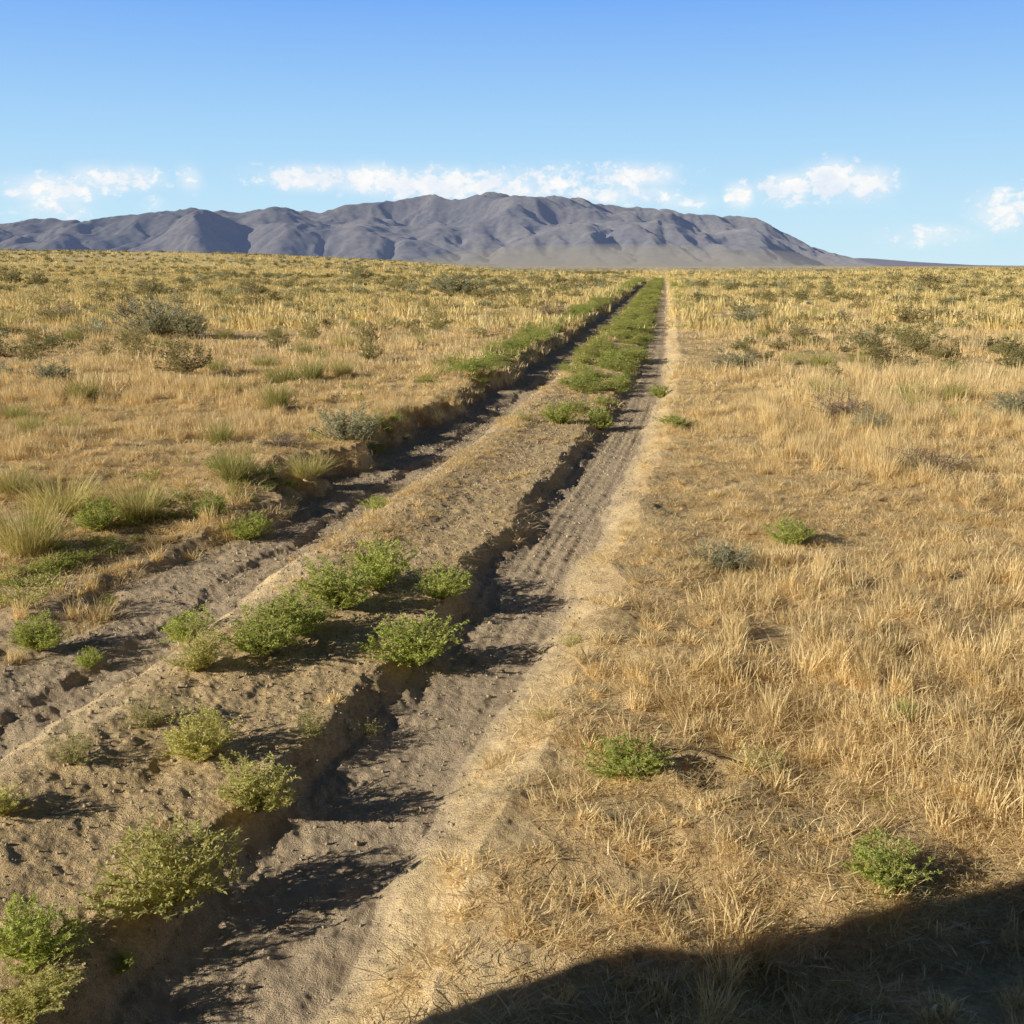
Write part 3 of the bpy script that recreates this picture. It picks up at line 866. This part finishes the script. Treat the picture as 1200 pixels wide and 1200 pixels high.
def build_mountain():
    rng = np.random.RandomState(23)
    dx = 40.0
    xs = np.arange(-7600, 3700, dx); ys = np.arange(6900, 10700, dx)
    nx, ny = len(xs), len(ys)
    X, Y = np.meshgrid(xs, ys)                # [ny, nx]
    raz = np.array([-48, -40, -33] + [a for a, _ in RIDGE] + [24]); rel = np.array([-.002, .006, .022] + [e for _, e in RIDGE] + [-.004])
    az = np.degrees(np.arctan2(X, Y)); tgt = np.interp(az, raz, rel)
    # uplift pattern: strongest along a wandering crest line
    crest = 9300 + 260 * np.sin(X / 1500.0 + .6) + 160 * np.sin(X / 620.0 + 2)
    depth_f = 2300 * np.clip(tgt / .05, .25, 1.1) ** .8
    up = np.clip(1 - (crest - Y) / depth_f, 0, 1) * (Y <= crest) + np.clip(1 - (Y - crest) / 1300.0, 0, 1) * (Y > crest)
    up = up ** .75 * np.clip(tgt, 0, 1) / .06
    up = up * (.45 + 1.1 * fbm(X / 620, Y / 620, 3, 7))
    h = up * 60 + rng.uniform(0, 6, X.shape)
    N_ = nx * ny
    offs = [(-1, 0), (1, 0), (0, -1), (0, 1), (-1, -1), (-1, 1), (1, -1), (1, 1)]
    dist = np.array([1, 1, 1, 1, 1.414, 1.414, 1.414, 1.414]) * dx
    edge = np.zeros((ny, nx), bool); edge[0] = edge[-1] = True; edge[:, 0] = edge[:, -1] = True
    edge |= up <= 0.001
    ef = edge.ravel()
    for it in range(60):
        hp = np.pad(h, 1, mode='edge')
        best = np.zeros((ny, nx)); rec = np.arange(N_).reshape(ny, nx).copy(); rd = np.full((ny, nx), dx)
        for (a, b), dd in zip(offs, dist):
            s = (h - hp[1 + a:1 + a + ny, 1 + b:1 + b + nx]) / dd
            I = np.clip(np.arange(ny)[:, None] + a, 0, ny - 1) * nx + np.clip(np.arange(nx)[None, :] + b, 0, nx - 1)
            t = s > best
            best[t] = s[t]; rec[t] = I[t]; rd[t] = dd
        order = np.argsort(-h.ravel())
        recl = rec.ravel().tolist(); A = [1.0] * N_
        for c in order.tolist():
            r_ = recl[c]
            if r_ != c: A[r_] += A[c]
        A = np.array(A) * dx * dx
        K = .050 * A ** .46 / rd.ravel()
        hl = h.ravel() + up.ravel() * 11.0
        hl = hl.tolist(); Kl = K.tolist(); el = ef.tolist()
        for c in order[::-1].tolist():        # implicit stream power, downstream first
            if el[c]:
                hl[c] = 0.0; continue
            r_ = recl[c]
            if r_ != c:
                hl[c] = (hl[c] + Kl[c] * hl[r_]) / (1 + Kl[c])
        h = np.array(hl).reshape(ny, nx)
        for _ in range(1):                    # soil creep rounds the spurs
            hp = np.pad(h, 1, mode='edge')
            h = h + .032 * (hp[:-2, 1:-1] + hp[2:, 1:-1] + hp[1:-1, :-2] + hp[1:-1, 2:] - 4 * h)
    # upsample
    f = 4
    def up1(a, axis):
        n = a.shape[axis]; t = np.arange((n - 1) * f + 1) / f
        i = np.clip(np.floor(t).astype(int), 0, n - 2); u = t - i
        g = lambda k: np.take(a, np.clip(i + k, 0, n - 1), axis)
        sh = [1, 1]; sh[axis] = -1; u = u.reshape(sh)
        p0, p1, p2, p3 = g(-1), g(0), g(1), g(2)
        return p1 + .5 * u * (p2 - p0 + u * (2 * p0 - 5 * p1 + 4 * p2 - p3 + u * (3 * (p1 - p2) + p3 - p0)))
    H2 = up1(up1(h, 0), 1); X2 = up1(up1(X, 0), 1); Y2 = up1(up1(Y, 0), 1)
    H2 = np.maximum(H2, 0)
    rg = 1 - np.abs(fbm(X2 / 330 + .3 * fbm(X2 / 200, Y2 / 200, 2, 3), Y2 / 420, 4, 34, .55) - .5) * 2
    H2 = H2 + ((rg ** 2 - .6) * 38 + (fbm(X2 / 120, Y2 / 120, 4, 33) - .5) * 20) * np.clip(H2 / 130, 0, 1)
    H2 = np.maximum(H2, 0)
    # fit the skyline: scale each direction so that its highest point meets the ridge profile
    az2 = np.degrees(np.arctan2(X2, Y2)); R2 = np.hypot(X2, Y2)
    bins = np.arange(-50, 26, .12); bi = np.clip(((az2 + 50) / .12).astype(int), 0, len(bins) - 1)
    el = H2 / R2; mx = np.zeros(len(bins)); np.maximum.at(mx, bi.ravel(), el.ravel())
    want = np.maximum(np.interp(bins, raz, rel), 0.0)
    sc = want / np.maximum(mx, 1e-4)
    sc = np.clip(sc, 0, 12)
    k = np.exp(-.5 * (np.arange(-8, 9) / 3.0) ** 2); k /= k.sum(); sc = np.convolve(np.pad(sc, 8, mode='edge'), k, 'valid')
    H2 = H2 * np.interp(az2, bins, sc)
    n2y, n2x = H2.shape
    i = np.arange(n2y - 1)[:, None] * n2x + np.arange(n2x - 1)[None, :]
    q = np.stack([i, i + 1, i + n2x + 1, i + n2x], -1).reshape(-1, 4)
    V = np.stack([X2.ravel(), Y2.ravel(), H2.ravel() - 1.5], -1)
    me = mesh_np('mountain', V, q, [mountain_material('mountain_rock_haze', (.19, .185, .19), (.26, .24, .225), (.060, .085, .155))], smooth=True)
    o = link(bpy.data.objects.new('mountain', me)); tag(o, kind='structure')


build_mountain()


def build_low_hill():
    """long low rise beyond the right hand foot of the mountain"""
    az = np.radians(np.linspace(14, 34, 160)); prof = np.interp(np.degrees(az), [14, 17, 18, 20, 23, 26, 34], [.0075, .0072, .0068, .0042, .0012, .0004, .0002])
    rr = 13500.0
    rows = []
    for t in np.linspace(0, 1, 12):
        r = rr - 1800 * (1 - t)
        hh = prof * rr * math.sin(t * math.pi / 2) + (fbm(az * 60, az * 0 + t * 4, 4, 3) - .5) * 14 * t
        rows.append(np.stack([r * np.sin(az), r * np.cos(az), hh - 2], -1))
    V = np.concatenate(rows); n = len(az)
    i = np.arange(11)[:, None] * n + np.arange(n - 1)[None, :]
    q = np.stack([i, i + 1, i + n + 1, i + n], -1).reshape(-1, 4)
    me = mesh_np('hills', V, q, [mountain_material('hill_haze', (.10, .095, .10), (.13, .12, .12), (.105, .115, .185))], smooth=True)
    o = link(bpy.data.objects.new('hills', me)); tag(o, kind='structure')


build_low_hill()


# ------------------------------------------------------------------ dust hanging over the far road
def dust():
    import bmesh
    bm = bmesh.new(); bmesh.ops.create_icosphere(bm, subdivisions=4, radius=1)
    me = bpy.data.meshes.new('dust_haze'); bm.to_mesh(me); bm.free()
    m, nt, out = new_mat('dust_haze')
    v = N(nt, 'ShaderNodeVolumePrincipled'); v.inputs['Color'].default_value = (.93, .86, .76, 1)
    v.inputs['Density'].default_value = .0028; v.inputs['Anisotropy'].default_value = .0
    nt.links.new(v.outputs[0], out.inputs['Volume'])
    me.materials.append(m)
    o = link(bpy.data.objects.new('dust_haze', me))
    o.location = (32, 420, 0); o.scale = (75, 230, 9.0)
    tag(o, 'faint pale dust hanging over the far end of the road', 'dust', None, 'stuff')


dust()


# ------------------------------------------------------------------ the off-road vehicle whose shadow falls into the picture
def vehicle():
    import bmesh
    paint = plain_mat('vehicle_paint', (.42, .43, .44), .35, .3, .5, .05, 2)
    dark = plain_mat('vehicle_trim', (.03, .03, .032), .6)
    rubber = plain_mat('tyre_rubber', (.025, .025, .025), .85)
    glass = plain_mat('vehicle_glass', (.02, .025, .03), .08, 0, .8, .02)
    red = plain_mat('tail_light_red', (.45, .02, .02), .25)
    rimm = plain_mat('rim_metal', (.5, .5, .52), .35, .9)
    hd = math.atan2(.24, .97)
    root = bpy.data.objects.new('off_road_vehicle', None); link(root)
    # local frame: +y is the tail, that points along the road into the picture
    root.location = (-1.73, .75, tz(-1.87, .1) - .02); root.rotation_euler = (0, 0, -hd); root.scale = (1, 1.05, 1.2)
    tag(root, 'grey off-road vehicle parked on the wheel tracks behind the viewer', 'car')

    def obj(name, bm, mat, parent=root, bevel=0.0):
        me = bpy.data.meshes.new(name); bm.to_mesh(me); bm.free(); me.materials.append(mat)
        o = link(bpy.data.objects.new(name, me), parent)
        if bevel:
            b = o.modifiers.new('bevel', 'BEVEL'); b.width = bevel; b.segments = 3; b.limit_method = 'ANGLE'
        return o

    def prism(prof, x0, x1, inset=None):
        """side profile (y, z) extruded across x; inset narrows the points above z"""
        bm = bmesh.new(); a, b = [], []
        for y, z in prof:
            k = 0 if inset is None or z <= inset[0] else inset[1] * (z - inset[0])
            a.append(bm.verts.new((x0 + k, y, z))); b.append(bm.verts.new((x1 - k, y, z)))
        n = len(prof)
        bm.faces.new(a); bm.faces.new(b[::-1])
        for i in range(n): bm.faces.new((a[(i + 1) % n], a[i], b[i], b[(i + 1) % n]))
        bmesh.ops.recalc_face_normals(bm, faces=bm.faces)
        return bm

    def wheel_arch(yc, r=.42, n=9):
        return [(yc + r * math.cos(t), .36 + r * math.sin(t)) for t in np.linspace(0.1, math.pi - .1, n)]
    body = [(0, .50), (0, 1.08), (-.06, 1.12), (-3.0, 1.12), (-4.35, 1.0), (-4.45, .55), (-4.4, .42)]
    bottom = [(-4.15, .42)] + wheel_arch(-3.68)[::-1] + [(-3.2, .42), (-1.3, .42)] + wheel_arch(-.85)[::-1] + [(-.3, .42)]
    obj('body', prism(body + bottom, -.9, .9), paint, bevel=.03)
    cab = [(-.05, 1.121), (-.13, 1.72), (-.22, 1.78), (-2.2, 1.78), (-2.42, 1.74), (-3.1, 1.121)]
    c = obj('cabin', prism(cab, -.87, .87, (1.12, .10)), paint, bevel=.03)

    def quad(name, pts, mat, parent):
        bm = bmesh.new(); bm.faces.new([bm.verts.new(p) for p in pts])
        return obj(name, bm, mat, parent)
    for s in (-1, 1):
        X = lambda z: s * (.876 - .10 * (z - 1.12))
        for a in ([(-.28, 1.2), (-.32, 1.60), (-1.1, 1.62), (-1.1, 1.2)], [(-1.18, 1.2), (-1.18, 1.62), (-1.95, 1.62), (-1.95, 1.2)], [(-2.03, 1.2), (-2.03, 1.62), (-2.35, 1.60), (-2.85, 1.2)]):
            quad('side_window', [(X(z), y, z) for y, z in a], glass, root)
    quad('rear_window', [(-.66, -.056, 1.2), (.66, -.056, 1.2), (.62, -.107, 1.58), (-.62, -.107, 1.58)], glass, root)
    quad('windscreen', [(-.74, -3.04, 1.2), (.74, -3.04, 1.2), (.68, -2.51, 1.62), (-.68, -2.51, 1.62)], glass, root)
    bm = bmesh.new(); bmesh.ops.create_cube(bm, size=1, matrix=Matrix.Translation((0, .06, .52)) @ Matrix.Diagonal((1.78, .14, .18, 1)))
    obj('bumper', bm, dark, bevel=.03)
    for s in (-1, 1):
        bm = bmesh.new(); bmesh.ops.create_cube(bm, size=1, matrix=Matrix.Translation((s * .78, .012, .9)) @ Matrix.Diagonal((.14, .05, .30, 1)))
        obj('tail_light', bm, red, bevel=.012)
        bm = bmesh.new(); bmesh.ops.create_cube(bm, size=1, matrix=Matrix.Translation((s * .62, -1.2, 1.86)) @ Matrix.Diagonal((.04, 1.7, .04, 1)))
        obj('roof_rail', bm, dark, bevel=.01)
        bm = bmesh.new(); bmesh.ops.create_cube(bm, size=1, matrix=Matrix.Translation((s * 1.0, -2.6, 1.2)) @ Matrix.Diagonal((.2, .1, .16, 1)))
        obj('wing_mirror', bm, dark, bevel=.03)
    for yy in (-.85, -3.68):
        for s in (-1, 1):
            bm = bmesh.new()
            rings = [(.13, .22), (.12, .34), (.07, .37), (-.07, .37), (-.12, .34), (-.13, .22)]
            vs = [[bm.verts.new((s * .78 + dx_, yy + r * math.cos(t), .37 + r * math.sin(t))) for t in np.linspace(0, 2 * math.pi, 28, endpoint=False)] for dx_, r in rings]
            for a, b in zip(vs[:-1], vs[1:]):
                for i in range(28): bm.faces.new((a[i], a[(i + 1) % 28], b[(i + 1) % 28], b[i]))
            bmesh.ops.recalc_face_normals(bm, faces=bm.faces)
            w = obj('wheel', bm, rubber)
            bm = bmesh.new(); bmesh.ops.create_cone(bm, cap_ends=True, segments=24, radius1=.225, radius2=.20, depth=.18,
                                                    matrix=Matrix.Translation((s * .79, yy, .37)) @ Matrix.Rotation(s * math.pi / 2, 4, 'Y'))
            obj('rim', bm, rimm, w, bevel=.01)
    return root


vehicle()


# ------------------------------------------------------------------ sky with fair weather clouds
CLOUDS = [(-22.51, 3.56, 2.29, 0.55, 0.85), (-19.6, 4.1, 2.2, 0.5, 0.9), (-16.15, 4.18, 0.73, 0.55, 0.55), (-10.41, 4.36, 2.84, 0.46, 1), (-6.99, 4.28, 2.29, 0.55, 1.05), (-3.51, 4.09, 2.52, 0.6, 1.1), (-1.32, 4.1, 1.83, 0.55, 1), (2.19, 4.27, 2.75, 0.64, 0.75), (6.12, 4.49, 2.75, 0.46, 0.9), (4.39, 3.59, 4.13, 0.46, 0.8), (8.75, 3.22, 1.83, 0.41, 0.6), (11.63, 3.52, 0.83, 0.5, 0.9), (14.01, 3.74, 1.83, 0.55, 0.95), (16.03, 4.1, 1.56, 0.69, 1.15), (17.65, 3.91, 1.47, 0.6, 1), (24.15, 2.63, 1.56, 0.73, 0.9), (20.79, 1.42, 2.29, 0.41, 0.6), (-17.91, 3.1, 0.55, 0.37, 0.6), (-22.59, 2.66, 1.83, 0.55, 0.6), (-5.26, 4.09, 1.83, 0.55, 1), (0.44, 3.85, 2.75, 0.55, 0.8)]


def world():
    w = bpy.data.worlds.new('World'); SC.world = w; w.use_nodes = True
    nt = w.node_tree; nt.nodes.clear()
    out = N(nt, 'ShaderNodeOutputWorld'); bg = N(nt, 'ShaderNodeBackground')
    sky = N(nt, 'ShaderNodeTexSky', sky_type='NISHITA')
    sky.sun_disc = False; sky.sun_elevation = SUN_EL; sky.sun_rotation = SUN_AZ
    sky.altitude = 1300; sky.air_density = 1.0; sky.dust_density = .6; sky.ozone_density = 1.5
    tc = N(nt, 'ShaderNodeTexCoord'); sp = N(nt, 'ShaderNodeSeparateXYZ'); nt.links.new(tc.outputs['Generated'], sp.inputs[0])
    X, Y, Z = sp.outputs
    az = mth(nt, 'MULTIPLY', mth(nt, 'ARCTAN2', X, Y), 57.29578)
    el = mth(nt, 'MULTIPLY', mth(nt, 'ARCSINE', Z), 57.29578)
    # warp the lookup a little so that the blobs do not read as ellipses
    cv = N(nt, 'ShaderNodeCombineXYZ'); nt.links.new(az, cv.inputs[0]); nt.links.new(mth(nt, 'MULTIPLY', el, 1.25), cv.inputs[1])
    n1 = noise(nt, cv.outputs[0], 1.5, 8, .58); n2 = noise(nt, cv.outputs[0], .30, 4, .5)
    tot = None
    for (a, e, wx, wy, s) in CLOUDS:
        u = mth(nt, 'DIVIDE', mth(nt, 'SUBTRACT', az, a), wx); v = mth(nt, 'DIVIDE', mth(nt, 'SUBTRACT', el, e), wy * 1.35)
        r2 = mth(nt, 'ADD', mth(nt, 'MULTIPLY', u, u), mth(nt, 'MULTIPLY', v, v))
        g = mth(nt, 'MULTIPLY', mth(nt, 'EXPONENT', mth(nt, 'MULTIPLY', r2, -1.0)), s)
        tot = g if tot is None else mth(nt, 'MAXIMUM', tot, g)
    dens = mth(nt, 'ADD', tot, mth(nt, 'MULTIPLY', mth(nt, 'SUBTRACT', n1, .47), 2.5))
    dens = mth(nt, 'MULTIPLY', ramp(nt, dens, .32, .98), ramp(nt, tot, .02, .30))
    veil = mth(nt, 'MULTIPLY', mth(nt, 'MULTIPLY', ramp(nt, tot, .02, .7), ramp(nt, n2, .22, .62)), .55)
    dens = mth(nt, 'MAXIMUM', dens, veil)
    cr = N(nt, 'ShaderNodeValToRGB'); nt.links.new(mth(nt, 'DIVIDE', el, 30.0, clamp=True), cr.inputs[0])
    cr.color_ramp.elements[0].position = 0.0; cr.color_ramp.elements[0].color = (.66, .88, .97, 1)
    cr.color_ramp.elements[1].position = 1.0; cr.color_ramp.elements[1].color = (.12, .32, .80, 1)
    for p_, c_ in ((.10, (.55, .82, 1.0, 1)), (.22, (.41, .70, 1.0, 1)), (.42, (.205, .46, .98, 1))):
        e_ = cr.color_ramp.elements.new(p_); e_.color = c_
    low = N(nt, 'ShaderNodeVectorMath', operation='SCALE'); nt.links.new(cr.outputs[0], low.inputs[0]); low.inputs['Scale'].default_value = .95 / SKY_STR
    hs = N(nt, 'ShaderNodeHueSaturation'); nt.links.new(sky.outputs[0], hs.inputs['Color'])
    hs.inputs['Saturation'].default_value = SKY_SAT; hs.inputs['Value'].default_value = SKY_VAL
    skc = mixc(nt, 1.0, hs.outputs[0], SKY_TINT, 'MULTIPLY')
    skc = mixc(nt, mth(nt, 'MULTIPLY', ramp(nt, el, 25, 14.5), ramp(nt, mth(nt, 'ABSOLUTE', az), 92, 40)), skc, low.outputs[0])  # bright sky only low and ahead; the rest held dark to deepen shadows
    n3 = noise(nt, cv.outputs[0], .6, 5, .6)
    cc = mixc(nt, ramp(nt, n3, .3, .7), (8.0, 8.6, 9.5), (10.4, 10.1, 9.7))
    c = mixc(nt, mth(nt, 'MULTIPLY', dens, .92), skc, cc)
    nt.links.new(c, bg.inputs[0]); bg.inputs[1].default_value = SKY_STR
    nt.links.new(bg.outputs[0], out.inputs[0])
    w.cycles.sampling_method = 'MANUAL'; w.cycles.sample_map_resolution = 512


SKY_STR = .10; SKY_SAT = 1.15; SKY_VAL = .20; SKY_TINT = (1, 1, 1)
world()

sun = bpy.data.lights.new('sun', 'SUN'); sun.energy = 5.0; sun.angle = math.radians(.5); sun.color = (1.0, .925, .755)
so = link(bpy.data.objects.new('sun', sun))
sd = Vector((SUN_DIR_H[0] * math.cos(SUN_EL), SUN_DIR_H[1] * math.cos(SUN_EL), math.sin(SUN_EL)))
so.rotation_euler = sd.to_track_quat('Z', 'Y').to_euler(); so.location = sd * 60

cam = bpy.data.cameras.new('camera'); co = link(bpy.data.objects.new('camera', cam))
cam.sensor_width = 36; cam.lens = 36 * 1250 / 1200; cam.clip_start = .05; cam.clip_end = 60000
co.location = (0, 0, EYE); co.rotation_euler = (math.pi / 2 - PITCH, 0, 0)
SC.camera = co

SC.view_settings.view_transform = 'Standard'; SC.view_settings.look = 'None'
SC.view_settings.exposure = 0; SC.view_settings.gamma = 1
SC.cycles.max_bounces = 5; SC.cycles.diffuse_bounces = 3; SC.cycles.glossy_bounces = 2; SC.cycles.transmission_bounces = 3
SC.cycles.transparent_max_bounces = 4; SC.cycles.volume_bounces = 0
SC.cycles.use_adaptive_sampling = True
SC.cycles.use_denoising = True
